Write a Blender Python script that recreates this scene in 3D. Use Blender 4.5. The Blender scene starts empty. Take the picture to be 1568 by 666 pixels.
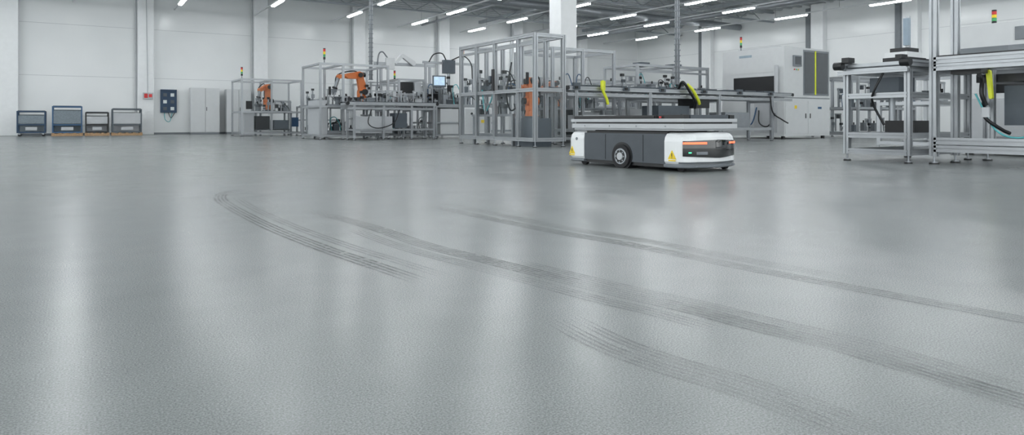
import bpy, math, random
from mathutils import Vector, Matrix
random.seed(7)
scene = bpy.context.scene
V = Vector

# ------------------------------------------------------------------ materials
MATS = {}
def mat(name, col, rough=0.5, metal=0.0, emit=None, es=0.0, var=0.06, scale=6.0, coat=0.0, bump=0.0, spec=0.5):
    m = bpy.data.materials.new(name); m.use_nodes = True
    nt = m.node_tree; b = nt.nodes['Principled BSDF']
    b.inputs['Roughness'].default_value = rough
    b.inputs['Metallic'].default_value = metal
    b.inputs['Specular IOR Level'].default_value = spec
    if coat: b.inputs['Coat Weight'].default_value = coat; b.inputs['Coat Roughness'].default_value = 0.08
    tc = nt.nodes.new('ShaderNodeTexCoord'); n = nt.nodes.new('ShaderNodeTexNoise')
    n.inputs['Scale'].default_value = scale; n.inputs['Detail'].default_value = 4
    nt.links.new(tc.outputs['Object'], n.inputs['Vector'])
    r = nt.nodes.new('ShaderNodeValToRGB')
    c0 = [max(0, c*(1-var)) for c in col]+[1]; c1 = [min(1, c*(1+var)) for c in col]+[1]
    r.color_ramp.elements[0].position = .3; r.color_ramp.elements[1].position = .7
    r.color_ramp.elements[0].color = c0; r.color_ramp.elements[1].color = c1
    nt.links.new(n.outputs['Fac'], r.inputs['Fac']); nt.links.new(r.outputs['Color'], b.inputs['Base Color'])
    if bump:
        bp = nt.nodes.new('ShaderNodeBump'); bp.inputs['Strength'].default_value = bump
        nt.links.new(n.outputs['Fac'], bp.inputs['Height']); nt.links.new(bp.outputs['Normal'], b.inputs['Normal'])
    if emit:
        b.inputs['Emission Color'].default_value = (*emit, 1); b.inputs['Emission Strength'].default_value = es
    MATS[name] = m
    return m

mat('alu', (.40,.42,.44), .36, .6, var=.05)
mat('alu_far', (.27,.29,.31), .42, .4, var=.06)
mat('steel', (.30,.32,.34), .3, .9)
mat('white_paint', (.80,.82,.83), .35, var=.02)
mat('machine_white', (.62,.64,.65), .4, var=.02)
mat('offwhite', (.48,.50,.52), .4, var=.03)
mat('lamp_housing', (.60,.62,.64), .4, var=.03)
mat('grey_panel', (.19,.21,.23), .45)
mat('dark_grey', (.06,.072,.086), .42, var=.08)
mat('black', (.008,.009,.011), .4)
mat('black_gloss', (.005,.006,.007), .06, coat=1)
mat('rubber', (.016,.016,.018), .75, scale=40)
mat('orange', (.62,.17,.04), .4, var=.05)
mat('yellow', (.72,.78,.04), .45)
mat('warn_yellow', (.85,.62,.02), .45)
mat('red', (.65,.03,.03), .4)
mat('green', (.05,.35,.12), .4)
mat('blue_dark', (.012,.045,.10), .4)
mat('blue', (.03,.10,.21), .4)
mat('blue_grey', (.30,.38,.45), .5)
mat('teal', (.10,.45,.48), .4)
mat('wood', (.42,.27,.15), .7, scale=20, var=.2)
mat('paper', (.8,.85,.85), .6)
mat('led_orange', (.9,.12,.04), .4, emit=(1,.11,.05), es=2.6)
mat('led_green', (.1,.8,.4), .4, emit=(.1,1,.5), es=1)
mat('screen', (.3,.4,.5), .3, emit=(.55,.75,.9), es=.6, var=.3, scale=12)
mat('lamp_emit', (1,1,1), .5, emit=(.96,.987,1), es=42)
mat('dark_glass', (.05,.06,.07), .08, coat=.5)
mat('box_grey', (.09,.11,.13), .5)
mat('mesh_grey', (.20,.24,.27), .55, var=.15, scale=30)
mat('ceiling_grey', (.48,.51,.52), .6, var=.06)
mat('truss_grey', (.30,.33,.35), .5)
mat('column_white', (.82,.84,.85), .5, var=.02)

# clear polycarbonate guard panel
m = bpy.data.materials.new('clear_panel'); m.use_nodes = True; nt = m.node_tree
b = nt.nodes['Principled BSDF']; b.inputs['Base Color'].default_value = (.35,.40,.42,1); b.inputs['Roughness'].default_value = .05
n = nt.nodes.new('ShaderNodeTexNoise'); n.inputs['Scale'].default_value = 2
mr = nt.nodes.new('ShaderNodeMapRange'); mr.inputs['To Min'].default_value = .03; mr.inputs['To Max'].default_value = .07
nt.links.new(n.outputs['Fac'], mr.inputs['Value']); nt.links.new(mr.outputs['Result'], b.inputs['Alpha'])
MATS['clear_panel'] = m

# wall: white sandwich panels, horizontal joints
def wall_material():
    m = bpy.data.materials.new('wall_panel'); m.use_nodes = True; nt = m.node_tree; b = nt.nodes['Principled BSDF']
    tc = nt.nodes.new('ShaderNodeTexCoord'); n = nt.nodes.new('ShaderNodeTexNoise'); n.inputs['Scale'].default_value = .35; n.inputs['Detail'].default_value = 3
    nt.links.new(tc.outputs['Object'], n.inputs['Vector'])
    r = nt.nodes.new('ShaderNodeValToRGB'); r.color_ramp.elements[0].color = (.745,.77,.775,1); r.color_ramp.elements[1].color = (.81,.83,.835,1)
    r.color_ramp.elements[0].position = .3; r.color_ramp.elements[1].position = .7
    nt.links.new(n.outputs['Fac'], r.inputs['Fac']); nt.links.new(r.outputs['Color'], b.inputs['Base Color'])
    b.inputs['Roughness'].default_value = .22
    w = nt.nodes.new('ShaderNodeTexNoise'); w.inputs['Scale'].default_value = 1.3
    bp = nt.nodes.new('ShaderNodeBump'); bp.inputs['Strength'].default_value = .12; bp.inputs['Distance'].default_value = .05
    nt.links.new(tc.outputs['Object'], w.inputs['Vector'])
    nt.links.new(w.outputs['Fac'], bp.inputs['Height']); nt.links.new(bp.outputs['Normal'], b.inputs['Normal'])
    MATS['wall_panel'] = m
wall_material()

def floor_material():
    m = bpy.data.materials.new('polished_concrete'); m.use_nodes = True; nt = m.node_tree; b = nt.nodes['Principled BSDF']
    L = nt.links.new
    tc = nt.nodes.new('ShaderNodeTexCoord')
    def noise(s, d=4, ro=.55):
        n = nt.nodes.new('ShaderNodeTexNoise'); n.inputs['Scale'].default_value = s; n.inputs['Detail'].default_value = d; n.inputs['Roughness'].default_value = ro
        L(tc.outputs['Object'], n.inputs['Vector']); return n
    def ramp(src, p0, c0, p1, c1):
        r = nt.nodes.new('ShaderNodeValToRGB'); r.color_ramp.elements[0].position = p0; r.color_ramp.elements[1].position = p1
        r.color_ramp.elements[0].color = c0; r.color_ramp.elements[1].color = c1; L(src, r.inputs['Fac']); return r
    def mul(a, bb, f=1.0, mode='MULTIPLY'):
        x = nt.nodes.new('ShaderNodeMix'); x.data_type = 'RGBA'; x.blend_type = mode; x.inputs['Factor'].default_value = f
        L(a, x.inputs[6]); L(bb, x.inputs[7]); return x.outputs[2]
    big = ramp(noise(.45,2).outputs['Fac'], .3, (.205,.222,.221,1), .7, (.235,.249,.249,1))
    medium = ramp(noise(5, 3, .5).outputs['Fac'], .3, (.96,.965,.965,1), .7, (1.035,1.035,1.035,1))
    fine = ramp(noise(230, 3, .7).outputs['Fac'], .36, (.62,.645,.645,1), .64, (1.38,1.36,1.35,1))
    c = mul(big.outputs['Color'], medium.outputs['Color']); c = mul(c, fine.outputs['Color'])
    L(c, b.inputs['Base Color'])
    mr = nt.nodes.new('ShaderNodeMapRange'); mr.inputs['To Min'].default_value = .23; mr.inputs['To Max'].default_value = .29
    L(noise(.9, 3, .5).outputs['Fac'], mr.inputs['Value']); L(mr.outputs['Result'], b.inputs['Roughness'])
    b.inputs['IOR'].default_value = 1.43
    MATS['polished_concrete'] = m
floor_material()

# tyre mark: thin rubber film, broken up by noise
def tyre(name, amax):
    m = bpy.data.materials.new(name); m.use_nodes = True; nt = m.node_tree; b = nt.nodes['Principled BSDF']
    b.inputs['Base Color'].default_value = (.07,.083,.083,1); b.inputs['Roughness'].default_value = .36
    tc = nt.nodes.new('ShaderNodeTexCoord')
    def nz(s, lo):
        n = nt.nodes.new('ShaderNodeTexNoise'); n.inputs['Scale'].default_value = s; n.inputs['Detail'].default_value = 5
        nt.links.new(tc.outputs['Object'], n.inputs['Vector'])
        mr = nt.nodes.new('ShaderNodeMapRange'); mr.inputs['From Min'].default_value = .34; mr.inputs['From Max'].default_value = .62; mr.inputs['To Min'].default_value = lo
        nt.links.new(n.outputs['Fac'], mr.inputs['Value']); return mr.outputs['Result']
    a = nt.nodes.new('ShaderNodeMath'); a.operation = 'MULTIPLY'; nt.links.new(nz(2.0,.4), a.inputs[0]); nt.links.new(nz(22,.3), a.inputs[1])
    a2 = nt.nodes.new('ShaderNodeMath'); a2.operation = 'MULTIPLY'; nt.links.new(a.outputs[0], a2.inputs[0]); a2.inputs[1].default_value = amax
    nt.links.new(a2.outputs[0], b.inputs['Alpha']); MATS[name] = m
tyre('tyre_film', .66); tyre('tyre_film_faint', .42)

# ------------------------------------------------------------------ mesh builder
class MB:
    def __init__(s, name, origin=(0,0,0)):
        s.name = name; s.o = V(origin); s.v = []; s.f = []; s.m = []; s.sm = []; s.names = []
    def mi(s, n):
        if n not in s.names: s.names.append(n)
        return s.names.index(n)
    def add(s, vs, fs, mt, smooth=False):
        b = len(s.v); s.v += [V(p) for p in vs]; k = s.mi(mt)
        for f in fs: s.f.append([b+i for i in f]); s.m.append(k); s.sm.append(smooth)
    def box(s, a, c, mt):
        x0,y0,z0 = [min(a[i],c[i]) for i in range(3)]; x1,y1,z1 = [max(a[i],c[i]) for i in range(3)]
        s.add([(x0,y0,z0),(x1,y0,z0),(x1,y1,z0),(x0,y1,z0),(x0,y0,z1),(x1,y0,z1),(x1,y1,z1),(x0,y1,z1)],
              [(3,2,1,0),(4,5,6,7),(0,1,5,4),(1,2,6,5),(2,3,7,6),(3,0,4,7)], mt)
    def obox(s, c, size, mt, rz=0, rx=0, ry=0):
        M = Matrix.Rotation(rz,3,'Z') @ Matrix.Rotation(ry,3,'Y') @ Matrix.Rotation(rx,3,'X'); c = V(c)
        h = [q/2 for q in size]
        vs = [c + M @ V((sx*h[0], sy*h[1], sz*h[2])) for sz in (-1,1) for sx,sy in ((-1,-1),(1,-1),(1,1),(-1,1))]
        s.add(vs, [(3,2,1,0),(4,5,6,7),(0,1,5,4),(1,2,6,5),(2,3,7,6),(3,0,4,7)], mt)
    def basis(s, d):
        d = d.normalized(); t = V((0,0,1)) if abs(d.z) < .9 else V((1,0,0))
        a = d.cross(t).normalized(); return a, d.cross(a).normalized()
    def cyl(s, p0, p1, r0, mt, r1=None, seg=14, caps=True, smooth=True):
        p0, p1 = V(p0), V(p1); r1 = r0 if r1 is None else r1; a, bb = s.basis(p1-p0)
        vs = []
        for p, r in ((p0,r0),(p1,r1)):
            for i in range(seg):
                t = 2*math.pi*i/seg; vs.append(p + a*math.cos(t)*r + bb*math.sin(t)*r)
        s.add(vs, [(i,(i+1)%seg,seg+(i+1)%seg,seg+i) for i in range(seg)], mt, smooth)
        if caps: s.add(vs[:seg], [tuple(range(seg))], mt); s.add(vs[seg:], [tuple(range(seg))], mt)
    def tube(s, pts, r, mt, n=6, seg=8):
        P = [V(p) for p in pts]; Q = [P[0]*2-P[1]]+P+[P[-1]*2-P[-2]]; C = []
        for k in range(1, len(Q)-2):
            for i in range(n):
                t = i/n; a,b_,c,d = Q[k-1],Q[k],Q[k+1],Q[k+2]
                C.append(.5*((2*b_)+(c-a)*t+(2*a-5*b_+4*c-d)*t*t+(-a+3*b_-3*c+d)*t**3))
        C.append(P[-1]); vs = []; pa = None
        for i, p in enumerate(C):
            d = (C[min(i+1,len(C)-1)]-C[max(i-1,0)]).normalized()
            if pa is None: pa, _ = s.basis(d)
            pa = (pa - d*pa.dot(d)).normalized(); bb = d.cross(pa)
            for j in range(seg):
                t = 2*math.pi*j/seg; vs.append(p+pa*math.cos(t)*r+bb*math.sin(t)*r)
        fs = [(i*seg+j, i*seg+(j+1)%seg, (i+1)*seg+(j+1)%seg, (i+1)*seg+j) for i in range(len(C)-1) for j in range(seg)]
        s.add(vs, fs, mt, True)
    def prism(s, poly, O, ax, ay, az, mt, smooth=False):
        O, ax, ay, az = V(O), V(ax), V(ay), V(az); n = len(poly)
        b0 = [O+ax*p[0]+ay*p[1] for p in poly]; b1 = [q+az for q in b0]
        s.add(b0+b1, [(i,(i+1)%n,n+(i+1)%n,n+i) for i in range(n)], mt, smooth)
        s.add(b0, [tuple(range(n))], mt); s.add(b1, [tuple(range(n))], mt)
    def prof(s, p0, p1, w, mt='alu', slot=True):
        p0, p1 = V(p0), V(p1); d = p1-p0
        if abs(d.z) > max(abs(d.x),abs(d.y)): a, bb = V((1,0,0)), V((0,1,0))
        else: a = V((0,0,1)); bb = d.normalized().cross(a)
        h = w/2
        if slot:
            g, q = w*.13, w*.2; base = [(-h,-h),(-g,-h),(-g,-h+q),(g,-h+q),(g,-h)]
            poly = []
            for k in range(4):
                c, sn = math.cos(k*math.pi/2), math.sin(k*math.pi/2); poly += [(x*c-y*sn, x*sn+y*c) for x,y in base]
        else: poly = [(-h,-h),(h,-h),(h,h),(-h,h)]
        s.prism(poly, p0, a, bb, d, mt)
    def link(s, p0, p1, r0, r1, th, side, mt):
        """robot arm segment: hull of two discs, extruded along 'side'."""
        p0, p1 = V(p0), V(p1); side = V(side).normalized(); d = (p1-p0); L = d.length; d.normalize(); n = side.cross(d)
        be = math.asin(max(-1,min(1,(r0-r1)/L))); poly = []
        for i in range(9):
            t = math.pi/2-be+ (math.pi+2*be)*i/8; poly.append((r0*math.cos(t), r0*math.sin(t)))
        for i in range(9):
            t = -(math.pi/2-be)+(math.pi-2*be)*i/8; poly.append((L+r1*math.cos(t), r1*math.sin(t)))
        s.prism(poly, p0-side*th/2, d, n, side*th, mt)
    def build(s, bevel=0, loc=None, rz=0, sc=1.0):
        me = bpy.data.meshes.new(s.name)
        me.from_pydata([(p-s.o)*sc for p in s.v], [], s.f)
        for n in s.names: me.materials.append(MATS[n])
        me.polygons.foreach_set('material_index', s.m); me.polygons.foreach_set('use_smooth', s.sm)
        import bmesh
        bm = bmesh.new(); bm.from_mesh(me); bmesh.ops.recalc_face_normals(bm, faces=bm.faces); bm.to_mesh(me); bm.free()
        me.update(); ob = bpy.data.objects.new(s.name, me); scene.collection.objects.link(ob)
        ob.location = s.o if loc is None else loc; ob.rotation_euler = (0,0,rz)
        if bevel:
            md = ob.modifiers.new('bevel','BEVEL'); md.width = bevel; md.segments = 2; md.limit_method = 'ANGLE'; md.angle_limit = math.radians(50)
        return ob

# ------------------------------------------------------------------ room shell  (x along the long wall, y towards it)
NW, EW, CH = 32.4, 29.8, 6.2
XW, YS = -16.0, -9.0
f = MB('floor'); f.box((XW,YS,-.2),(EW+.3,NW+.3,0),'polished_concrete'); f.build()
w = MB('wall_north'); w.box((XW,NW,0),(EW+.3,NW+.3,CH),'wall_panel'); w.build()
w = MB('wall_east'); w.box((EW,YS,0),(EW+.3,NW,CH),'wall_panel'); w.build()
c = MB('ceiling'); c.box((XW,YS,CH),(EW+.3,NW+.3,CH+.15),'ceiling_grey')
y = YS
while y < NW-.2:                       # trapezoidal roof deck ribs
    c.box((XW,y,CH-.07),(EW,y+.16,CH),'ceiling_grey'); y += .55
c.build()
t = MB('trim_1')
for z in (2.35, 4.4): t.box((XW,NW-.006,z),(EW,NW,z+.015),'offwhite')
t.build()
t = MB('trim_2')
for z in (2.35, 4.4): t.box((EW-.006,YS,z),(EW,NW-.01,z+.015),'offwhite')
t.build()
b_ = MB('baseboard_north'); b_.box((XW,NW-.02,0),(EW-.02,NW,.08),'grey_panel'); b_.build()
b_ = MB('baseboard_east'); b_.box((EW-.02,YS,0),(EW,NW-.02,.08),'grey_panel'); b_.build()

for k in range(-3, 7):
    x = -2.36+4.6*k
    c = MB('wall_column', (x,NW,0)); c.box((x-.3,NW-.32,0),(x+.3,NW,CH-.08),'column_white')
    c.cyl((x-.36,NW-.1,.2),(x-.36,NW-.1,CH-.1),.035,'offwhite')
    c.build(.02)
for yv in (8.5, 15.4, 19.7, 26.5):
    c = MB('wall_column', (EW,yv,0)); c.box((EW-.32,yv-.32,0),(EW,yv+.32,CH-.08),'column_white')
    c.cyl((EW-.12,yv+.42,0),(EW-.12,yv+.42,CH-.1),.05,'grey_panel'); c.box((EW-.1,yv+.5,0.2),(EW-.02,yv+.75,CH-.2),'grey_panel'); c.build(.02)
c = MB('column', (11.9,16.1,0)); c.box((11.61,15.81,0),(12.19,16.39,CH-.08),'column_white'); c.build(.025)

# roof trusses along x
tr = MB('roof_trusses')
for yv in (3.5, 9.7, 15.9, 22.3, 28.6):
    tr.box((XW,yv-.06,5.55),(EW-.05,yv+.06,5.63),'truss_grey'); tr.box((XW,yv-.06,6.02),(EW-.05,yv+.06,6.1),'truss_grey')
    x = XW
    i = 0
    while x < EW-1:
        a, bq = (5.6, 6.05) if i % 2 == 0 else (6.05, 5.6)
        tr.cyl((x,yv,a),(x+.8,yv,bq),.022,'truss_grey',seg=6); x += .8; i += 1
for x in (-9,-2.4,4.5,11.4,18.3,25.2):
    tr.box((x-.08,YS,5.85),(x+.08,NW-.05,6.0),'truss_grey')
tr.build()
du = MB('ventilation_duct')
du.cyl((XW,24.3,5.55),(EW-.2,24.3,5.55),.17,'alu_far',seg=20); du.cyl((14.8,YS,5.5),(14.8,NW-.2,5.5),.05,'alu_far'); du.cyl((24.9,YS,5.5),(24.9,NW-.2,5.5),.14,'alu_far')
du.cyl((21.6,YS,5.6),(21.6,NW-.2,5.6),.04,'alu_far')
du.build()

# trunking rails with tube luminaires, parallel to y
def luminaire_row(x, ys, H=5.2):
    r = MB('ceiling_light', (x,15,H)); r.box((x-.03,YS+.5,H+.05),(x+.03,NW-.4,H+.1),'lamp_housing')
    for yv in ys:
        r.box((x-.09,yv-.8,H+.0),(x+.09,yv+.8,H+.05),'lamp_housing')
        r.box((x-.06,yv-.78,H-.045),(x+.06,yv+.78,H),'lamp_emit')
    yv = YS+1
    while yv < NW-1: r.cyl((x,yv,H+.1),(x,yv,CH),.008,'steel',seg=5); yv += 3.1
    r.build()
base = [-6.9,-2.8,1.3,5.4,9.4,13.4,17.4,21.4]
luminaire_row(-14.0, base+[25.2,29.2]); luminaire_row(-10.6, base+[25.2,29.2]); luminaire_row(-7.1, base+[25.2,29.2]); luminaire_row(-3.7, base+[25.2,29.2])
luminaire_row(-.3, [-6.7,-2.4,2.0,6.3,10.6,14.9,19.1,23.4,27.7]); luminaire_row(3.3, base+[25.2,29.2])
luminaire_row(6.5, [-5.7,-1.5,2.7,6.9,11.1,15.3,19.4,23.5,27.6]); luminaire_row(10, [-4.4,-.2,4,8.2,12.4,16.6,20.8,25.0,28.7])
luminaire_row(13.4, [-4,0,4.3,8.6,12.9,17.2,21.4,25.7,29.4]); luminaire_row(16.9, [-4,0,4.3,8.6,13,17.4,21.9,26.4,30.2])
luminaire_row(20.3, [-3.7,.8,5.2,9.6,14,18.5,23,27.2,31]); luminaire_row(23.2, [-3,1.5,5.9,10.3,14.7,19.1,23.9,28.3]); luminaire_row(26.7, [-3,1.5,5.9,10.3,14.7,19.1,23.9,28.3])

# ------------------------------------------------------------------ shared parts
def foot(mb, x, y, top, r=.05):
    mb.cyl((x,y,0),(x,y,.018),r,'black'); mb.cyl((x,y,.018),(x,y,.03),r*.8,'steel'); mb.cyl((x,y,.03),(x,y,top),.012,'steel',seg=8)
def beacon(mb, x, y, z, h=.3, pole=.1):
    mb.cyl((x,y,z),(x,y,z+pole),.018,'grey_panel',seg=8); q = (h)/4; z += pole
    for k, c in enumerate(('black','green','warn_yellow','red')): mb.cyl((x,y,z+k*q),(x,y,z+(k+1)*q-.006),.036,c,seg=10)
    mb.cyl((x,y,z+4*q-.006),(x,y,z+4*q+.02),.036,'black',seg=10)
def frame(mb, x0,x1,y0,y1,H,w=.06,zb=.12,xs=(),ys=(),mids=(),panels='xyXY',mt='alu',slot=False,top=True,pz=None):
    X = [x0]+list(xs)+[x1]; Y = [y0]+list(ys)+[y1]
    pts = set([(x,y) for x in X for y in (y0,y1)]+[(x,y) for y in Y for x in (x0,x1)])
    for x,y in sorted(pts):
        mb.prof((x,y,zb-.04),(x,y,H),w,mt,slot); foot(mb,x,y,zb)
    for z in [zb,H-w/2]+list(mids):
        for y in (y0,y1): mb.prof((x0,y,z),(x1,y,z),w*.95,mt,slot)
        for x in (x0,x1): mb.prof((x,y0,z),(x,y1,z),w*.95,mt,slot)
    if top:
        for x in xs: mb.prof((x,y0,H-w/2),(x,y1,H-w/2),w*.9,mt,slot)
    a, bq = (pz or (zb+.04, H-w))
    for ch in panels:
        if ch=='y': mb.box((x0+w/2,y0-.003,a),(x1-w/2,y0+.003,bq),'clear_panel')
        if ch=='Y': mb.box((x0+w/2,y1-.003,a),(x1-w/2,y1+.003,bq),'clear_panel')
        if ch=='x': mb.box((x0-.003,y0+w/2,a),(x0+.003,y1-w/2,bq),'clear_panel')
        if ch=='X': mb.box((x1-.003,y0+w/2,a),(x1+.003,y1-w/2,bq),'clear_panel')
def table(mb, x0,x1,y0,y1,z,mt='alu_far'):
    mb.box((x0,y0,z-.05),(x1,y1,z),mt)
    for x in (x0+.05,x1-.05):
        for y in (y0+.05,y1-.05): mb.prof((x,y,0),(x,y,z-.05),.06,'alu_far',False)
    mb.box((x0+.08,y0+.1,.2),(x1-.08,y1-.1,.26),'alu_far')
def clutter(mb, x0,x1,y0,y1,z,n,seed,hmax=.7):
    R = random.Random(seed); cols = ['alu_far','steel','offwhite','box_grey','black','steel','grey_panel','dark_grey','black']
    for i in range(int(n*1.6)):
        x = R.uniform(x0+.1,x1-.1); y = R.uniform(y0+.1,y1-.1); k = R.random(); c = R.choice(cols); h = R.uniform(.12,hmax)
        if k < .28:   # fixture block with plate
            mb.box((x-.09,y-.07,z),(x+.09,y+.07,z+h*.45),c); mb.box((x-.11,y-.09,z+h*.45),(x+.11,y+.09,z+h*.45+.02),'steel'); mb.cyl((x,y,z+h*.45),(x,y,z+h*.45+.1),.025,'black',seg=8)
        elif k < .55: # vertical linear axis with slide + head
            mb.prof((x,y,z),(x,y,z+h),.045,'alu',False); mb.box((x-.06,y-.08,z+h*.5),(x+.06,y-.02,z+h*.75),c); mb.cyl((x,y-.06,z+h*.3),(x,y-.06,z+h*.5),.02,'steel',seg=8); mb.box((x-.05,y-.04,z+h),(x+.05,y+.04,z+h+.08),'black')
        elif k < .72: # small portal
            d = R.uniform(.15,.3); mb.prof((x-d,y,z),(x-d,y,z+h),.035,'alu',False); mb.prof((x+d,y,z),(x+d,y,z+h),.035,'alu',False); mb.prof((x-d-.03,y,z+h),(x+d+.03,y,z+h),.04,'alu',False)
            mb.box((x-.05,y-.05,z+h-.16),(x+.05,y+.05,z+h-.02),c)
        elif k < .85: # feeder bowl
            mb.cyl((x,y,z),(x,y,z+.14),.07,'grey_panel'); mb.cyl((x,y,z+.14),(x,y,z+.24),.09,'steel',r1=.13)
        else:         # hose arc
            mb.tube([(x,y,z),(x-.05,y,z+h*.8),(x+.12,y+.05,z+h),(x+.25,y,z+h*.5),(x+.28,y,z)],.014,R.choice(['black','black','teal','blue']))
def robot(mb, base, ang, pose, sc=1.0, mt='orange'):
    """six axis arm. pose: list of (radial, height) for shoulder, elbow, wrist, flange relative to base."""
    bx,by,bz = base; d = V((math.cos(ang),math.sin(ang),0)); side = V((-math.sin(ang),math.cos(ang),0)); O = V(base)
    P = [O+d*r*sc+V((0,0,h*sc)) for r,h in pose]
    mb.cyl(O,O+V((0,0,.05*sc)),.2*sc,'box_grey'); mb.cyl(O+V((0,0,.05*sc)),O+V((0,0,.2*sc)),.17*sc,mt,r1=.14*sc,seg=18)
    mb.cyl(O+V((0,0,.2*sc)),O+V((0,0,.3*sc)),.16*sc,mt,seg=18)
    mb.link(O+V((0,0,.25*sc)),P[0],.13*sc,.13*sc,.22*sc,side,mt)
    off = side*.05*sc
    mb.cyl(P[0]-side*.17*sc,P[0]+side*.17*sc,.105*sc,mt,seg=18); mb.cyl(P[0]+side*.17*sc,P[0]+side*.24*sc,.085*sc,'black')
    mb.link(P[0]+off,P[1]+off,.125*sc,.09*sc,.13*sc,side,mt)
    mb.cyl(P[1]-side*.14*sc,P[1]+side*.15*sc,.095*sc,mt,seg=18); mb.cyl(P[1]+side*.15*sc,P[1]+side*.2*sc,.07*sc,'black')
    fd = (P[2]-P[1]).normalized()
    mb.cyl(P[1]-fd*.2*sc,P[1]-fd*.06*sc,.07*sc,'black',r1=.09*sc)
    mb.link(P[1],P[1]+(P[2]-P[1])*.55,.11*sc,.08*sc,.16*sc,side,mt)
    mb.cyl(P[1]+(P[2]-P[1])*.5,P[2],.075*sc,mt,r1=.055*sc,seg=16)
    mb.cyl(P[2]-side*.08*sc,P[2]+side*.08*sc,.065*sc,mt,seg=16)
    mb.cyl(P[2],P[3],.05*sc,'steel',seg=12)
    t = P[3]; mb.cyl(t,t+(P[3]-P[2]).normalized()*.04*sc,.08*sc,'black'); e = (P[3]-P[2]).normalized()
    mb.obox(t+e*.1*sc,(.14*sc,.1*sc,.1*sc),'grey_panel',rz=ang)
    for q in (-1,1): mb.link(t+e*.12*sc+d*q*.05*sc,t+e*.26*sc+d*q*.06*sc,.02*sc,.014*sc,.03*sc,side,'steel')
    mb.tube([P[0]-side*.2*sc, (P[0]+P[1])/2-side*.22*sc, P[1]-side*.18*sc+V((0,0,.12*sc)), P[2]-side*.1*sc+V((0,0,.06*sc)), P[3]],.018*sc,'black')
def conveyor(mb, x0,x1,y0,y1,H,legs,axis='x',slot=True,w=.06,low=.3):
    """twin-lane belt conveyor on profile legs, running along x"""
    for y in (y0,y1):
        mb.prof((x0,y,H-.05),(x1,y,H-.05),.09,'alu',slot); mb.prof((x0,y,H-.19),(x1,y,H-.19),w,'alu',slot)
        mb.box((x0,y-.02,H-.005),(x1,y+.02,H+.012),'dark_grey')
    ym = (y0+y1)/2
    for y in (y0+.12,y1-.12): mb.box((x0+.02,y-.035,H-.02),(x1-.02,y+.035,H),'dark_grey')
    for x in legs:
        for y in (y0,y1):
            mb.prof((x,y,.06),(x,y,H-.1),w*1.2,'alu',slot); foot(mb,x,y,.08)
        mb.prof((x,y0,low),(x,y1,low),w,'alu',slot); mb.prof((x,y0,H-.25),(x,y1,H-.25),w,'alu',slot)
    for x in (x0,x1):
        for y in (y0,y1): mb.cyl((x,y-.05,H-.04),(x,y+.05,H-.04),.05,'black')
        mb.box((x-.03,y0,H-.09),(x+.03,y1,H-.03),'alu')
    for y in (y0,y1): mb.prof((legs[0],y,low),(legs[-1],y,low),w,'alu',slot)
    n = max(2,int((x1-x0)/.35))
    for i in range(n):
        x = x0+(x1-x0)*(i+.5)/n; mb.cyl((x,y0,H-.07),(x,y1,H-.07),.018,'steel',seg=8)

# ------------------------------------------------------------------ left wall equipment
def trolley(x, y, wd, dp, h, col, pallet, back='mesh_grey', lean=0):
    t = MB('transport_rack', (x+wd/2,y,0)); z0 = .0
    if pallet:
        for yy in (0,.35,.7): 
            t.box((x-.02,y+yy*dp/.8,.0),(x+wd+.02,y+yy*dp/.8+.09,.09),'wood')
        for i in range(5): t.box((x-.02+i*(wd-.06)/4,y,.09),(x+.08+i*(wd-.06)/4,y+dp,.115),'wood')
        z0 = .115
    else:
        for xx in (x+.08,x+wd-.08):
            for yy in (y+.08,y+dp-.08): t.cyl((xx,yy-.015,.05),(xx,yy+.015,.05),.05,'rubber'); t.box((xx-.03,yy-.03,.06),(xx+.03,yy+.03,.12),'steel')
        z0 = .12
    s = .045
    for xx in (x,x+wd-s):
        for yy in (y,y+dp-s): t.box((xx,yy,z0),(xx+s,yy+s,h),col)
    for z in (z0,h-s,z0+.28):
        for yy in (y,y+dp-s): t.box((x+s,yy,z),(x+wd-s,yy+s,z+s),col)
        for xx in (x,x+wd-s): t.box((xx,y+s,z),(xx+s,y+dp-s,z+s),col)
    t.box((x+s,y+dp-.03,z0+s),(x+wd-s,y+dp-.01,h-.08-s),back); t.box((x+s,y+s,z0+.01),(x+wd-s,y+dp-s,z0+.03),'box_grey')
    t.box((x+s,y+.015,z0+s+.3),(x+wd-s,y+.025,h-.12-s),back)
    t.box((x+.03,y+.1,h-.01),(x+wd-.03,y+dp-.1,h+.02),'box_grey')
    t.box((x+wd*.3,y-.005,z0+.1),(x+wd*.7,y+.012,z0+.22),'offwhite')
    t.build(.004)
trolley(-2.02,30.6,.88,.7,.93,'blue_dark',False,'mesh_grey')
trolley(-.95,30.6,.96,.8,1.12,'blue',True,'mesh_grey')
trolley(.10,30.6,.78,.8,.9,'black',True,'offwhite')
trolley(.98,30.6,1.02,.8,1.04,'box_grey',True,'offwhite')

e = MB('emergency_switch_box',(2.3,NW-.4,1.6)); e.box((2.12,NW-.42,1.48),(2.5,NW-.32,1.74),'offwhite'); e.box((2.17,NW-.43,1.52),(2.3,NW-.42,1.70),'red')
e.cyl((2.25,NW-.43,1.61),(2.25,NW-.47,1.61),.03,'red'); e.box((2.34,NW-.44,1.55),(2.46,NW-.43,1.68),'red'); e.tube([(2.3,NW-.36,1.74),(2.3,NW-.35,2.4),(2.25,NW-.35,6)],.015,'offwhite'); e.build()
e = MB('socket_box',(3.1,NW,1.4)); e.box((2.8,NW-.12,.92),(3.42,NW-.0,1.88),'blue_dark')
for i in range(2):
    for j in range(3): e.box((2.9+i*.28,NW-.135,1.02+j*.29),(3.04+i*.28,NW-.12,1.16+j*.29),'paper' if (i+j)%2 else 'box_grey')
e.box((2.8,NW-.16,1.84),(3.42,NW-.0,1.9),'blue_dark')
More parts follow.
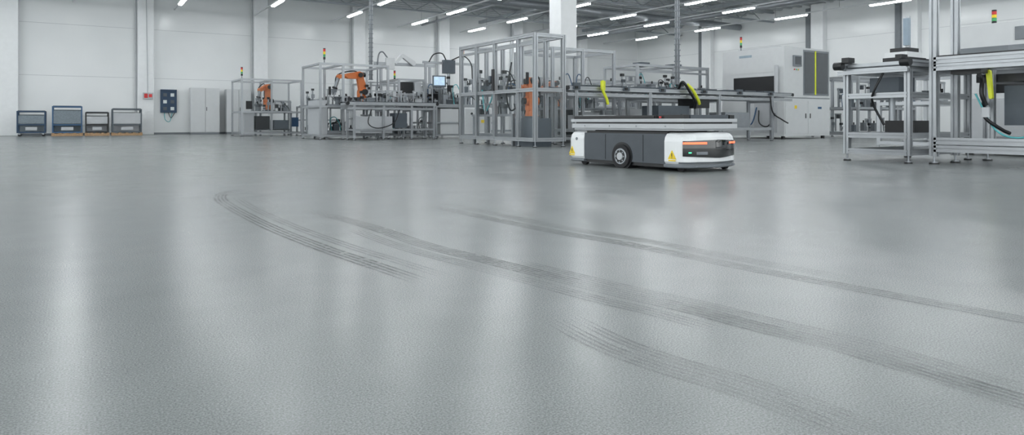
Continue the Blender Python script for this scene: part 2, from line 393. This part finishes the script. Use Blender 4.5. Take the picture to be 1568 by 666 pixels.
e.tube([(2.95,NW-.06,.92),(2.98,NW-.12,.62),(3.15,NW-.12,.55),(3.25,NW-.06,.92)],.014,'teal'); e.tube([(3.1,NW-.06,.92),(3.2,NW-.12,.7),(3.35,NW-.06,.92)],.012,'black'); e.build(.005)
def cabinet(x0,x1,y0,y1,h):
    e = MB('storage_cabinet',((x0+x1)/2,(y0+y1)/2,0)); e.box((x0+.02,y0+.02,0),(x1-.02,y1-.02,.08),'grey_panel'); e.box((x0,y0+.02,.08),(x1,y1,h),'machine_white')
    xm = (x0+x1)/2
    e.box((x0+.015,y0,.1),(xm-.006,y0+.02,h-.02),'machine_white'); e.box((xm+.006,y0,.1),(x1-.015,y0+.02,h-.02),'machine_white'); e.box((xm-.006,y0+.012,.1),(xm+.006,y0+.02,h-.02),'dark_grey')
    e.box((xm+.04,y0-.03,1.0),(xm+.06,y0,1.16),'black'); e.build(.006)
cabinet(3.88,5.02,31.6,32.15,1.98); cabinet(5.3,6.3,31.6,32.15,1.95)

# ------------------------------------------------------------------ robot cell (small, far left)
c = MB('robot_cell',(6,27.3,0)); frame(c,4.95,7.1,26.4,28.3,2.13,.065,xs=(6.0,),mids=(.9,),panels='xyY')
table(c,5.5,6.9,26.9,28.0,.95); robot(c,(6.1,27.4,.95),math.radians(200),[(0,.35),(.05,.85),(.32,.75),(.38,.5)],1.08)
clutter(c,5.4,6.9,26.7,28.1,.95,9,3,.5)
c.box((5.5,26.7,.26),(6.0,27.2,.75),'black'); c.box((6.15,26.7,.26),(6.7,27.3,.6),'box_grey'); c.box((6.75,26.35,.35),(6.98,26.5,.7),'blue_dark')
c.box((5.1,26.8,.02),(5.45,27.7,.9),'offwhite'); c.box((5.09,26.38,1.0),(5.3,26.44,1.3),'black')
beacon(c,4.98,26.6,2.13); c.build()
c = MB('machine_frame',(7.9,26.9,0)); frame(c,7.25,8.6,26.2,27.6,1.15,.06,panels='',mids=(.6,)); c.box((7.3,26.3,1.15),(8.55,27.5,1.18),'alu_far'); clutter(c,7.3,8.5,26.3,27.5,1.18,8,31,.6); clutter(c,7.3,8.5,26.3,27.5,.2,6,32,.3); c.build()

# ------------------------------------------------------------------ robot cell (mid left)
c = MB('robot_cell',(7.1,21.3,0)); frame(c,6.05,8.2,20.4,22.3,2.32,.065,xs=(6.75,),mids=(1.0,),panels='xY')
table(c,6.3,8.05,20.7,22.1,1.08); robot(c,(7.65,21.2,1.08),math.radians(182),[(0,.38),(.12,.88),(.72,.82),(.84,.5)],1.08)
clutter(c,6.3,8.0,20.6,22.0,1.08,12,5,.6); clutter(c,6.4,8.0,20.6,21.8,.26,9,6,.5)
c.box((6.1,20.7,.15),(6.35,21.9,1.2),'offwhite'); c.box((6.3,20.36,1.35),(6.36,20.42,1.6),'black')
beacon(c,6.2,20.5,2.32,.32); c.build()
c = MB('belt_conveyor',(8,19.6,0)); conveyor(c,6.5,9.35,19.25,19.85,1.12,[6.7,7.6,8.5,9.25],slot=False,w=.055)
c.box((6.9,19.3,.2),(7.9,19.8,.7),'offwhite'); c.box((8.0,19.35,.35),(8.4,19.75,.8),'box_grey'); clutter(c,6.6,9.2,19.3,19.8,1.13,9,8,.35); c.tube([(7.2,19.2,.9),(7.1,19.18,.5),(7.4,19.18,.35),(7.9,19.2,.5),(8.1,19.22,.9)],.015,'black'); c.build()
# test rack between the left conveyor and the assembly machine
c = MB('test_station',(8.9,20.8,0)); frame(c,8.45,9.3,20.1,21.6,1.9,.06,panels='',mids=(.95,1.4)); c.box((8.5,20.15,.95),(9.25,21.55,1.0),'alu_far'); clutter(c,8.5,9.25,20.2,21.5,1.0,9,71,.6); clutter(c,8.5,9.25,20.2,21.5,.16,7,72,.6); c.box((8.6,20.15,1.45),(8.95,20.4,1.8),'black'); c.box((9.0,20.12,1.5),(9.22,20.3,1.8),'offwhite'); c.build()

# energy supply pole down from ceiling
def drop_pole(x,y,z0,r=.05):
    e = MB('supply_pole',(x,y,z0)); e.prof((x,y,z0),(x,y,CH-.08),r*2,'alu_far',True)
    z = z0
    while z < CH-.3: e.box((x-r*1.25,y-r*1.25,z),(x+r*1.25,y+r*1.25,z+.03),'grey_panel'); z += .16
    e.build()

# ------------------------------------------------------------------ assembly machine (centre-left)
c = MB('assembly_machine',(10,20.6,0)); frame(c,9.5,11.6,19.6,21.6,1.05,.06,panels='',mids=(.5,),xs=(10.5,))
c.box((9.45,19.55,1.05),(11.65,21.65,1.1),'alu'); c.box((9.65,19.6,.15),(10.3,20.3,.95),'machine_white'); c.box((10.5,19.55,.14),(11.5,20.4,1.0),'white_paint')
c.box((10.52,19.535,.2),(10.98,19.55,.95),'machine_white'); c.box((11.02,19.535,.2),(11.48,19.55,.95),'machine_white'); c.cyl((10.75,19.55,.8),(10.75,19.52,.8),.04,'black'); c.box((11.1,19.53,.5),(11.3,19.54,.6),'warn_yellow')
clutter(c,9.6,11.5,19.7,21.5,1.1,30,11,.9)
for x in (9.6,11.4): c.prof((x,20.6,1.1),(x,20.6,2.5),.07,'alu',False)
c.prof((9.5,20.6,2.5),(11.6,20.6,2.5),.08,'alu',False); c.box((10.2,20.4,2.15),(10.6,20.6,2.6),'box_grey'); c.cyl((10.4,20.5,1.7),(10.4,20.5,2.2),.05,'steel')
c.tube([(10.3,20.5,2.6),(10.1,20.4,2.8),(9.8,20.4,2.75),(9.65,20.45,2.5)],.02,'black'); c.tube([(10.5,20.5,2.6),(10.9,20.4,2.75),(11.2,20.4,2.5),(11.25,20.4,2.0)],.02,'black')
# operator terminal
c.tube([(9.6,19.65,1.1),(9.5,19.4,1.4),(9.45,19.32,1.75)],.025,'steel'); c.obox((9.45,19.28,1.8),(.42,.05,.36),'box_grey',rz=-.35); c.obox((9.44,19.25,1.81),(.34,.01,.27),'screen',rz=-.35); c.obox((9.45,19.2,1.56),(.4,.16,.03),'grey_panel',rz=-.35)
beacon(c,11.0,20.6,2.54,.34); c.build(.003)
c = MB('machine_frame',(9.4,23.9,0)); frame(c,8.6,11.4,23.0,24.8,1.95,.06,xs=(9.5,10.4),panels='Y',mids=(1.0,)); c.box((8.7,23.1,1.0),(11.3,24.7,1.05),'alu_far'); clutter(c,8.7,11.3,23.1,24.6,1.05,18,14,.8); clutter(c,8.7,11.3,23.1,24.6,.16,10,15,.6)
beacon(c,9.5,23.0,1.95); c.build()
c = MB('overhead_gantry',(9.1,21.9,0))
for x in (8.75,10.6): c.prof((x,22.4,0),(x,22.4,2.55),.08,'alu',False)
c.prof((8.5,22.4,2.55),(10.8,22.4,2.55),.1,'alu',False); c.box((8.9,22.25,2.35),(9.2,22.4,2.75),'machine_white'); c.tube([(8.95,22.3,2.75),(8.75,22.3,2.95),(8.6,22.3,2.7),(8.6,22.35,1.6)],.025,'grey_panel'); c.link((9.9,22.3,2.6),(9.5,22.3,2.85),.09,.06,.12,(0,1,0),'machine_white'); c.link((9.5,22.3,2.85),(9.25,22.3,2.6),.06,.05,.1,(0,1,0),'machine_white'); c.build()
drop_pole(8.55,22.85,2.0)

# ------------------------------------------------------------------ tall guarded cell (centre)
c = MB('guarded_robot_cell',(8.4,13.5,0)); frame(c,8.07,8.8,11.9,15.2,2.42,.085,zb=.16,ys=(12.55,13.55,14.4),mids=(1.22,),panels='xyX',slot=True)
c.prof((8.07,11.9,2.2),(8.07,15.2,2.2),.05); c.prof((8.07,12.2,1.35),(8.07,12.2,1.6),.05,'black',False)
c.box((8.0,13.5,1.25),(8.03,13.6,1.75),'black'); c.box((7.98,13.62,1.45),(8.02,13.7,1.6),'box_grey')
table(c,8.2,8.7,13.0,14.9,.72); c.box((8.2,12.2,0),(8.7,12.9,.62),'box_grey'); robot(c,(8.45,12.6,.62),math.radians(80),[(0,.42),(.0,.9),(.45,.78),(.52,.45)],.9)
clutter(c,8.15,8.7,13.2,14.9,.72,9,21,.9); c.box((8.22,13.9,1.3),(8.6,14.5,1.42),'box_grey'); c.box((8.2,13.2,1.22),(8.7,14.9,1.27),'alu')
clutter(c,8.15,8.7,13.3,14.8,1.27,7,22,.5); c.tube([(8.3,13.2,1.9),(8.2,13.25,1.2),(8.35,13.3,.8),(8.5,13.1,1.0)],.02,'black'); c.tube([(8.1,14.2,1.3),(8.12,14.1,.8),(8.15,13.9,1.0),(8.2,13.8,1.3)],.02,'teal')
c.build()
# guarded cell behind
c = MB('guarded_machine_cell',(11,14.7,0)); frame(c,9.95,11.95,13.9,15.6,2.42,.075,xs=(10.9,),mids=(1.25,),panels='xyY',slot=True)
table(c,10.1,11.8,14.1,15.4,.9); clutter(c,10.1,11.8,14.1,15.4,.9,18,23,1.0); robot(c,(10.7,14.8,.9),math.radians(170),[(0,.35),(.1,.7),(.4,.6),(.5,.35)],.9); c.box((10.2,14.2,.2),(10.9,14.8,.85),'black'); c.box((11.1,14.2,.2),(11.7,14.8,.8),'offwhite'); c.build()

# ------------------------------------------------------------------ long belt conveyor (centre)
c = MB('belt_conveyor',(13,12.9,0)); conveyor(c,9.35,17.5,12.5,13.3,1.36,[9.6,11.9,14.4,16.6],low=.34,w=.07)
for x,h in ((9.5,.16),(11.0,.1),(12.2,.14),(13.7,.1),(15.1,.14),(16.4,.1)):
    c.box((x,12.42,1.28),(x+.18,12.5,1.28+h),'box_grey'); c.box((x+.02,12.4,1.3),(x+.1,12.42,1.36),'black')
for i in range(9): c.box((10+i*.8,12.6,1.37),(10.45+i*.8,13.2,1.41),'dark_grey' if i%2 else 'box_grey')
c.box((10.3,12.42,1.28),(10.42,12.46,1.5),'yellow'); c.tube([(10.35,12.43,1.5),(10.3,12.38,1.3),(10.42,12.38,1.08),(10.46,12.38,.95)],.035,'yellow')
c.tube([(13.1,12.4,1.5),(13.2,12.3,1.35),(13.4,12.3,1.1),(13.5,12.35,1.0)],.04,'yellow'); c.tube([(13.0,12.6,1.38),(12.9,12.35,1.55),(13.1,12.3,1.3),(13.35,12.35,1.05),(13.5,12.5,.9)],.035,'black')
c.tube([(16.4,12.4,1.25),(16.5,12.38,.8),(16.9,12.38,.6),(17.2,12.4,.5)],.02,'black')
c.box((9.9,12.6,.36),(10.9,13.2,.7),'offwhite'); c.box((12.3,12.6,.4),(13.4,13.2,.95),'box_grey'); c.box((14.8,12.62,.36),(15.8,13.18,.8),'alu_far')
c.box((13.6,12.55,.9),(14.1,13.2,1.15),'black'); c.build()
# second lane behind with frame
c = MB('transfer_station',(14,15.5,0)); frame(c,12.6,16.6,14.4,15.6,1.5,.07,xs=(13.9,15.3),mids=(.5,1.15),panels='',slot=True)
for x in (12.9,14.6,15.9): c.box((x,14.5,1.18),(x+.6,15.4,1.3),'black')
clutter(c,12.7,16.5,14.5,15.5,1.5,12,41,.4); clutter(c,12.7,16.5,14.5,15.5,.5,10,42,.55); c.box((13.0,14.5,.1),(13.8,15.2,.9),'offwhite')
c.build()
c = MB('machine_frame',(17,16.9,0)); frame(c,14.9,18.1,16.2,17.8,2.38,.08,xs=(16.5,),mids=(1.3,),panels='Y'); c.prof((14.9,16.2,2.15),(18.1,16.2,2.15),.06); clutter(c,15,18,16.3,17.7,1.33,14,44,.8); c.box((15,16.3,1.28),(18,17.7,1.33),'alu_far'); clutter(c,15,18,16.3,17.7,.2,9,45,.8)
for x in (15.7,17.2): c.box((x,16.9,2.38),(x+.4,17.3,2.52),'box_grey')
c.build()
c = MB('machine_frame',(16,22,0)); frame(c,14.5,20.5,21,22.8,2.2,.08,xs=(16.5,18.5),mids=(1.1,),panels='Y'); clutter(c,14.6,20.4,21.1,22.6,1.12,26,46,.9); c.box((14.6,21.1,1.06),(20.4,22.6,1.12),'alu_far'); c.box((15,21.4,.1),(16.4,22.4,1.0),'offwhite'); c.box((18,21.4,.1),(19.9,22.4,1.0),'offwhite'); c.build()
drop_pole(14.35,13.95,1.6)

# ------------------------------------------------------------------ big white enclosed machine
c = MB('enclosed_test_machine',(19.5,14.6,0)); X0,X1,Y0,Y1,H = 18.4,20.75,13.4,15.8,2.88
for x in (X0+.15,X1-.15):
    for y in (Y0+.15,Y1-.15): c.cyl((x,y,0),(x,y,.1),.06,'black')
c.box((X0,Y0,.09),(X1,Y1,1.28),'machine_white')
# upper housing with a left-side opening
c.box((X0+.55,Y0+.0,1.30),(X1,Y1,H),'machine_white')
c.box((X0,Y0,1.98),(X0+.55,Y1,H),'machine_white'); c.box((X0,Y1-.45,1.3),(X0+.55,Y1,1.98),'machine_white'); c.box((X0,Y0,1.3),(X0+.55,Y0+.3,1.98),'machine_white')
c.box((X0+.5,Y0+.3,1.3),(X0+.56,Y1-.45,1.98),'black'); c.box((X0,Y0+.3,1.281),(X0+.55,Y1-.45,1.32),'black')
c.box((X0+.02,Y0+.3,1.50),(X0+.06,Y1-.45,1.98),'black')
c.box((X0-.006,Y0-.006,1.275),(X1+.006,Y1+.006,1.295),'grey_panel')
# front face (towards -y)
c.box((X0+.95,Y0-.012,1.38),(X1-.06,Y0,2.82),'grey_panel'); c.box((X0+1.0,Y0-.02,1.44),(X0+1.5,Y0-.012,2.76),'dark_glass'); c.box((X0+1.62,Y0-.02,1.44),(X1-.12,Y0-.012,2.76),'dark_glass')
c.box((X0+1.53,Y0-.03,1.4),(X0+1.59,Y0-.012,2.8),'yellow')
c.box((X0+.42,Y0-.06,2.28),(X0+.8,Y0,2.62),'grey_panel'); c.box((X0+.46,Y0-.065,2.33),(X0+.76,Y0-.06,2.58),'dark_glass')
for i in range(3): c.cyl((X0+.5+i*.1,Y0,2.18),(X0+.5+i*.1,Y0-.02,2.18),.022,('red','green','warn_yellow')[i])
c.box((X0+.05,Y0-.01,.16),(X0+1.15,Y0,1.2),'machine_white'); c.box((X0+1.2,Y0-.01,.16),(X1-.05,Y0,1.2),'machine_white'); c.box((X0+1.05,Y0-.025,.65),(X0+1.08,Y0-.01,.8),'black'); c.box((X0+1.28,Y0-.025,.65),(X0+1.31,Y0-.01,.8),'black')
c.box((X0+.5,Y0-.013,.95),(X0+.62,Y0-.01,1.05),'warn_yellow'); c.box((X0+1.7,Y0-.013,.95),(X0+1.9,Y0-.01,1.02),'blue')
# side face details
c.box((X0-.01,Y0+.3,2.1),(X0,Y1-.3,2.7),'machine_white'); c.box((X0-.014,Y0+1.2,2.62),(X0-.01,Y0+1.7,2.7),'blue_grey'); c.box((X0-.02,Y0+.25,.2),(X0,Y0+1.1,1.15),'offwhite')
c.cyl((X0-.12,Y0+.2,1.4),(X0-.12,Y0+.2,2.3),.06,'offwhite'); c.tube([(X0-.05,Y0+.9,.9),(X0-.15,Y0+.8,.5),(X0-.12,Y0+.5,.4),(X0-.05,Y0+.3,.8)],.02,'black'); c.tube([(X0-.03,Y0+1.0,1.0),(X0-.12,Y0+1.1,.5),(X0-.12,Y0+1.4,.35)],.02,'blue')
c.box((X0+.3,Y0+.4,H),(X1-.3,Y1-.4,H+.06),'offwhite'); beacon(c,X0+.2,Y1-.6,H,.34,.12); c.build(.012)
c = MB('machine_frame',(23,15,0)); frame(c,22.2,25.8,13.3,15.0,2.1,.08,xs=(23.4,24.6),mids=(1.0,),panels='xY'); clutter(c,22.3,25.7,13.4,14.9,1.05,16,51,.8); c.box((22.3,13.4,1.0),(25.7,14.9,1.05),'alu_far'); clutter(c,22.3,25.7,13.4,14.9,.2,10,52,.7); c.build()

# ------------------------------------------------------------------ right hand stations
c = MB('pallet_lift_station',(10,5.2,0)); w_ = .075
frame(c,9.12,10.7,4.78,5.62,1.28,w_,zb=.14,mids=(.36,.9),panels='',slot=True,top=False)
c.box((9.2,4.84,.38),(10.6,5.56,.40),'grey_panel'); c.box((9.5,4.9,.40),(10.1,5.3,.56),'black'); 
for y in (4.74,5.66):
    c.prof((8.98,y,1.31),(10.9,y,1.31),.085); c.box((8.98,y-.03,1.355),(10.9,y+.03,1.372),'black')
    c.cyl((8.98,y-.06,1.32),(8.98,y+.06,1.32),.055,'black')
for i in range(6): c.cyl((9.15+i*.3,4.76,1.3),(9.15+i*.3,5.64,1.3),.022,'steel')
c.box((9.1,4.8,1.3),(9.16,5.6,1.345),'alu')
c.prof((9.0,4.72,1.22),(9.0,5.68,1.22),.05); c.box((8.95,4.78,1.36),(9.1,4.86,1.42),'black'); c.box((8.95,5.5,1.36),(9.1,5.6,1.43),'black')
c.box((9.8,5.15,1.38),(10.3,5.5,1.46),'black'); c.box((9.85,5.18,1.46),(10.25,5.5,1.54),'white_paint'); c.box((9.9,5.2,1.54),(10.2,5.45,1.6),'black')
c.tube([(9.1,5.1,1.2),(9.05,5.2,.95),(9.2,5.3,.8),(9.3,5.2,.5)],.016,'black'); c.box((9.3,5.0,.95),(9.7,5.4,1.15),'box_grey'); c.cyl((9.5,5.2,.56),(9.5,5.2,.95),.04,'steel')
c.build()

c = MB('tall_transfer_frame',(9.8,3.7,0)); w_ = .085
xa, xb, ya, yb = 9.3, 10.75, 1.7, 4.55
for x in (xa,xb):
    for y in (yb,3.0,ya):
        top = 3.4 if (x,y) == (xa,yb) else 1.3
        c.prof((x,y,.1),(x,y,top),w_); foot(c,x,y,.12,.06)
c.prof((xa+.55,yb,.1),(xa+.55,yb,3.4),w_); foot(c,xa+.55,yb,.12,.06); c.prof((xa,yb,3.36),(xa+.55,yb,3.36),w_)
for z in (.2,.30,1.24,1.33):
    for x in (xa,xb): c.prof((x,ya,z),(x,yb,z),w_)
for z in (.2,1.28):
    for y in (ya,yb): c.prof((xa,y,z),(xb,y,z),w_)
c.box((xa-.03,3.2,1.375),(xa+.03,yb-.06,1.39),'black')
for y0 in (4.15,3.62):
    c.tube([(xa+.5,y0+.1,1.15),(xa+.36,y0,1.1),(xa+.3,y0-.02,.9),(xa+.35,y0-.05,.75)],.025,'black'); c.tube([(xa+.4,y0,.8),(xa+.3,y0-.06,.6),(xa+.4,y0-.2,.45),(xa+.5,y0-.25,.4)],.022,'black')
    c.link((xa+.3,y0-.1,1.17),(xa+.32,y0-.12,.85),.025,.02,.05,(1,0,0),'yellow')
c.tube([(xa+.3,4.2,.9),(xa+.35,4.0,.45),(xa+.3,3.7,.35),(xa+.3,3.4,.5)],.012,'teal')
c.prof((xa+.5,4.1,.3),(xa+.5,4.1,1.2),.07); c.prof((xa+.5,3.4,.3),(xa+.5,3.4,1.2),.07); c.box((xa+.6,3.5,.5),(xa+1.1,4.0,1.0),'box_grey'); c.box((xa+.55,3.3,1.05),(xa+1.2,4.3,1.15),'black')
c.box((xa+.45,3.9,1.35),(xa+1.2,4.4,1.5),'grey_panel'); c.box((xa+.1,4.05,1.15),(xa+.3,4.4,1.2),'black')
c.box((xa-.05,3.9,.6),(xa-.02,3.98,.72),'offwhite')
c.build()

c = MB('enclosed_process_machine',(13.8,4,0)); X0,X1,Y0,Y1 = 12.4,15.2,2.4,5.8
for x in (X0+.2,X1-.2):
    for y in (Y0+.2,Y1-.2): c.cyl((x,y,0),(x,y,.1),.06,'black')
c.box((X0,Y0,.09),(X1,Y1,1.0),'machine_white'); c.box((X0+.4,Y0,1.0),(X1,Y1,1.55),'black'); c.box((X0+.02,Y0,1.55),(X1,Y1,1.76),'grey_panel'); c.box((X0+.1,Y0+.1,1.76),(X1,Y1-.1,2.14),'machine_white')
c.box((X0,Y1-.5,1.0),(X0+.4,Y1,1.55),'machine_white'); c.box((X0+.08,4.4,1.84),(X0+.1,4.9,2.05),'grey_panel'); c.box((X0+.085,3.2,1.85),(X0+.095,3.9,1.95),'blue'); c.box((X0-.02,4.3,.2),(X0,5.5,.92),'offwhite')
beacon(c,X0+.5,5.36,2.12,.22,.05); c.build(.012)
c = MB('machine_frame',(14.5,7.2,0)); frame(c,13.6,15.4,6.6,7.7,1.5,.07,mids=(.9,),panels=''); clutter(c,13.7,15.3,6.7,7.6,.93,6,61,.5); c.prof((14.3,7.5,1.5),(14.3,7.5,2.7),.07,'alu',False); c.box((14.2,7.45,2.1),(14.3,7.55,2.65),'blue_grey'); c.build()

# ------------------------------------------------------------------ mobile transport robot
def agv():
    a = MB('mobile_transport_robot',(0,0,0))
    L2, W2 = .93, .435
    def outline(x0, front, r=.17, bow=.06, n=9):
        """plan polygon of a cap: flat cut at x0, rounded bowed nose."""
        pts = [(x0,-W2)]; s = 1
        cx, cy = L2-bow-r, W2-r
        for i in range(n+1):
            t = -math.pi/2+math.pi/2*i/n; pts.append((cx+r*math.cos(t), -cy+r*math.sin(t)))
        for i in range(1,n):
            y = -cy+2*cy*i/n; pts.append((cx+r+bow*(1-(y/cy)**2), y))
        for i in range(n+1):
            t = math.pi/2*i/n; pts.append((cx+r*math.cos(t), cy+r*math.sin(t)))
        pts.append((x0,W2))
        return pts if front else [(-x,-y) for x,y in pts]
    def inset(p, d):
        q = []; n = len(p)
        for i in range(n):
            ax,ay = p[i-1]; bx,by = p[(i+1)%n]; tx,ty = bx-ax,by-ay; l = math.hypot(tx,ty) or 1
            q.append((p[i][0]-ty/l*d, p[i][1]+tx/l*d))
        return q
    def loft(p, levels, mt):
        n = len(p); vs = []; keep = (p[0][0], p[-1][0])
        for z,d in levels:
            q = inset(p,d)
            q[0] = (p[0][0], p[0][1]*(1-d/W2)); q[-1] = (p[-1][0], p[-1][1]*(1-d/W2))
            vs += [(x,y,z) for x,y in q]
        fs = [(k*n+i,k*n+(i+1)%n,(k+1)*n+(i+1)%n,(k+1)*n+i) for k in range(len(levels)-1) for i in range(n)]
        a.add(vs,fs,mt,False); a.add(vs[:n],[tuple(range(n))],mt); a.add(vs[-n:],[tuple(range(n))],mt)
    fr = outline(.60,True); re = outline(.60,False,r=.12,bow=.03)
    prof = [(.075,.02),(.10,.0),(.30,.0),(.345,.012),(.375,.04),(.388,.085)]
    loft(fr,prof,'white_paint'); loft(re,prof,'white_paint')
    # lower bumper lip
    loft(fr,[(.035,.02),(.045,-.008),(.066,-.012),(.076,.01)],'grey_panel'); loft(re,[(.04,.03),(.05,.0),(.07,.0),(.078,.02)],'grey_panel')
    # dark side body
    a.box((-.60,-W2+.012,.07),(.60,W2-.012,.372),'dark_grey'); a.box((-.60,-W2+.05,.37),(.60,W2-.05,.392),'black')
    a.box((-.58,-W2+.03,.035),(.58,W2-.03,.07),'black')
    for sy in (-1,1):
        y = sy*(W2-.012)
        a.box((-.26,y-.004,.085),(-.255,y+.004,.36),'black'); a.box((.30,y-.004,.085),(.305,y+.004,.36),'black')
        # wheel arch and wheel
        a.cyl((0,sy*(W2-.14),.128),(0,sy*(W2-.006),.128),.150,'black',seg=36)
        a.cyl((0,sy*(W2-.1),.126),(0,sy*(W2+.016),.126),.126,'rubber',seg=40); a.cyl((0,sy*(W2+.016),.126),(0,sy*(W2+.022),.126),.088,'steel',r1=.082,seg=32)
        a.cyl((0,sy*(W2+.022),.126),(0,sy*(W2+.024),.126),.07,'black',seg=28); a.cyl((0,sy*(W2+.02),.126),(0,sy*(W2+.034),.126),.045,'offwhite',r1=.038,seg=24)
        for k in range(8):
            t = k*math.pi/4; a.cyl((.06*math.cos(t),sy*(W2+.02),.126+.06*math.sin(t)),(.06*math.cos(t),sy*(W2+.03),.126+.06*math.sin(t)),.008,'steel',seg=8)
        # castor arches hinted at the rear/front bottom
        for x in (-.68,.74):
            a.cyl((x,sy*(W2-.12),.05),(x,sy*(W2-.08),.05),.05,'rubber',seg=20)
        # warning triangles
        for x in (-.80,.70):
            yy = sy*(W2+.0015)
            a.prism([(-.052,-.04),(.052,-.04),(0,.05)],(x,yy-(.003 if sy>0 else 0)+(.0 if sy>0 else -.002),.165),(1,0,0),(0,0,1),(0,.004,0),'warn_yellow')
            a.box((x-.005,yy-.004,.15),(x+.005,yy+.004,.185),'black'); a.box((x-.005,yy-.004,.136),(x+.005,yy+.004,.144),'black'); a.box((x-.045,yy-.002,.105),(x+.045,yy+.002,.118),'warn_yellow')
        a.cyl((-.72,sy*(W2-.002),.30),(-.72,sy*(W2+.004),.30),.018,'grey_panel')
    # front visor
    def nose(y, cx=L2-.06-.17, cy=W2-.17):
        ay = abs(y)
        if ay <= cy: return V((cx+.17+.06*(1-(y/cy)**2), y, 0)), V((1,0,0))
        t = math.asin(min(1,(ay-cy)/.17)); return V((cx+.17*math.cos(t), math.copysign(cy+.17*math.sin(t),y),0)), V((math.cos(t), math.copysign(math.sin(t),y),0))
    def band(y0,y1,zf,off,mt,n=22):
        vs = []
        for i in range(n+1):
            y = y0+(y1-y0)*i/n; p, nn = nose(y); zl, zh = zf(y); vs += [p+nn*off+V((0,0,zl)), p+nn*off+V((0,0,zh)), p-nn*.03+V((0,0,zl)), p-nn*.03+V((0,0,zh))]
        fs = []
        for i in range(n):
            k = i*4; fs += [(k,k+4,k+5,k+1),(k+1,k+5,k+7,k+3),(k,k+2,k+6,k+4)]
        fs += [(0,1,3,2),(n*4,n*4+2,n*4+3,n*4+1)]
        a.add(vs,fs,mt,True)
    band(-.40,.40,lambda y:(.135+.02*abs(y)/.4,.318-.012*abs(y)/.4),.008,'black_gloss')
    band(-.42,.42,lambda y:(.083,.096),.002,'dark_grey')
    band(-.398,-.17,lambda y:(.274,.294),.012,'led_orange'); band(.20,.398,lambda y:(.276,.294),.012,'led_orange')
    band(-.36,-.335,lambda y:(.185,.197),.012,'led_green'); band(-.28,-.16,lambda y:(.17,.20),.0105,'grey_panel')
    # lift column + load platform
    a.box((-.55,-.30,.385),(.55,.30,.43),'black'); 
    a.box((-.80,-.40,.405),(.80,.40,.425),'offwhite'); a.box((-.82,-.42,.425),(.84,.42,.475),'offwhite')
    a.box((-.78,-.39,.475),(.80,.39,.493),'black'); a.box((-.84,-.42,.493),(.84,.42,.527),'offwhite'); a.box((-.80,-.40,.527),(.46,.40,.557),'rubber')
    for sy in (-1,1):
        a.box((-.78,sy*.38-.03,.535),(.44,sy*.38+.03,.562),'black')
        a.cyl((.78,sy*.36-.03,.545),(.78,sy*.36+.03,.545),.026,'black'); a.box((.50,sy*.36-.04,.527),(.82,sy*.36+.04,.565),'black')
        a.box((.52,sy*.42-.006,.535),(.545,sy*.42+.006,.55),'red')
        for x in (-.6,-.2,.2,.6): a.cyl((x,sy*.42,.45),(x,sy*.424,.45),.009,'steel',seg=8)
    a.box((.55,-.3,.527),(.82,.3,.565),'dark_grey')
    ang = math.atan2(-.996,.067)
    return a.build(.004, loc=(5.87,6.17,0), rz=ang, sc=1.10)
agv()

# ------------------------------------------------------------------ tyre marks on the concrete
def marks(path, n, gap, wd, mt='tyre_film', dx=0):
    path = [(x+dx,y) for x,y in path]
    mk = MB('tyre_mark',(path[0][0],path[0][1],0)); P = [V((x,y,0)) for x,y in path]; Q = [P[0]*2-P[1]]+P+[P[-1]*2-P[-2]]; C = []
    for k in range(1,len(Q)-2):
        for i in range(8):
            t = i/8; a,b_,c,d = Q[k-1],Q[k],Q[k+1],Q[k+2]; C.append(.5*((2*b_)+(c-a)*t+(2*a-5*b_+4*c-d)*t*t+(-a+3*b_-3*c+d)*t**3))
    C.append(P[-1])
    for j in range(n):
        off = (j-(n-1)/2)*gap; vs = []
        for i,p in enumerate(C):
            d = (C[min(i+1,len(C)-1)]-C[max(i-1,0)]).normalized(); nn = V((-d.y,d.x,0)); e = min(1,i/6,(len(C)-1-i)/6)
            for s_ in (-.5,.5): vs.append(p+nn*(off+s_*wd*max(.05,e))+V((0,0,.0012)))
        mk.add(vs,[(2*i,2*i+1,2*i+3,2*i+2) for i in range(len(C)-1)],mt)
    mk.build()
T1 = [(1.12,5.82),(.93,5.62),(.83,5.2),(.81,4.6),(.817,4.0),(.838,3.49),(.889,2.9),(.936,2.55),(.99,2.13)]
T2 = [(1.18,4.25),(1.271,3.47),(1.291,2.78),(1.358,2.32),(1.411,1.95),(1.454,1.66),(1.504,1.43),(1.528,1.21),(1.567,.96),(1.564,.74),(1.565,.5)]
T3 = [(1.92,4.3),(1.951,3.33),(1.995,2.76),(2.063,2.35),(2.089,1.98),(2.11,1.68),(2.152,1.32),(2.208,.84),(2.23,.6)]
T4 = [(1.10,1.55),(1.075,1.3),(1.088,1.13),(1.122,.975),(1.139,.83),(1.14,.65)]
marks(T1,4,.024,.014); marks(T2,5,.020,.011); marks(T3,4,.024,.013); marks(T4,4,.018,.009,'tyre_film_faint')
marks(T1[2:],3,.024,.013,'tyre_film_faint',.11); marks(T2[1:8],4,.020,.011,'tyre_film_faint',-.11); marks(T2[3:],3,.02,.010,'tyre_film_faint',.085)
marks(T3[:7],4,.024,.014,'tyre_film_faint',.13); marks(T4,3,.018,.009,'tyre_film_faint',.07)

# ------------------------------------------------------------------ world + camera
wd = bpy.data.worlds.new('hall_world'); scene.world = wd; wd.use_nodes = True
bg = wd.node_tree.nodes['Background']; bg.inputs['Color'].default_value = (.92,.965,.975,1); bg.inputs['Strength'].default_value = 2.2
cam = bpy.data.cameras.new('camera'); co = bpy.data.objects.new('camera',cam); scene.collection.objects.link(co); scene.camera = co
cam.lens = 24; cam.sensor_width = 36; cam.shift_y = -.0938; cam.clip_end = 200
co.location = (0,0,.55); co.rotation_euler = (math.radians(90),0,math.radians(-32.2))
scene.view_settings.view_transform = 'Standard'; scene.view_settings.look = 'None'; scene.view_settings.exposure = 0
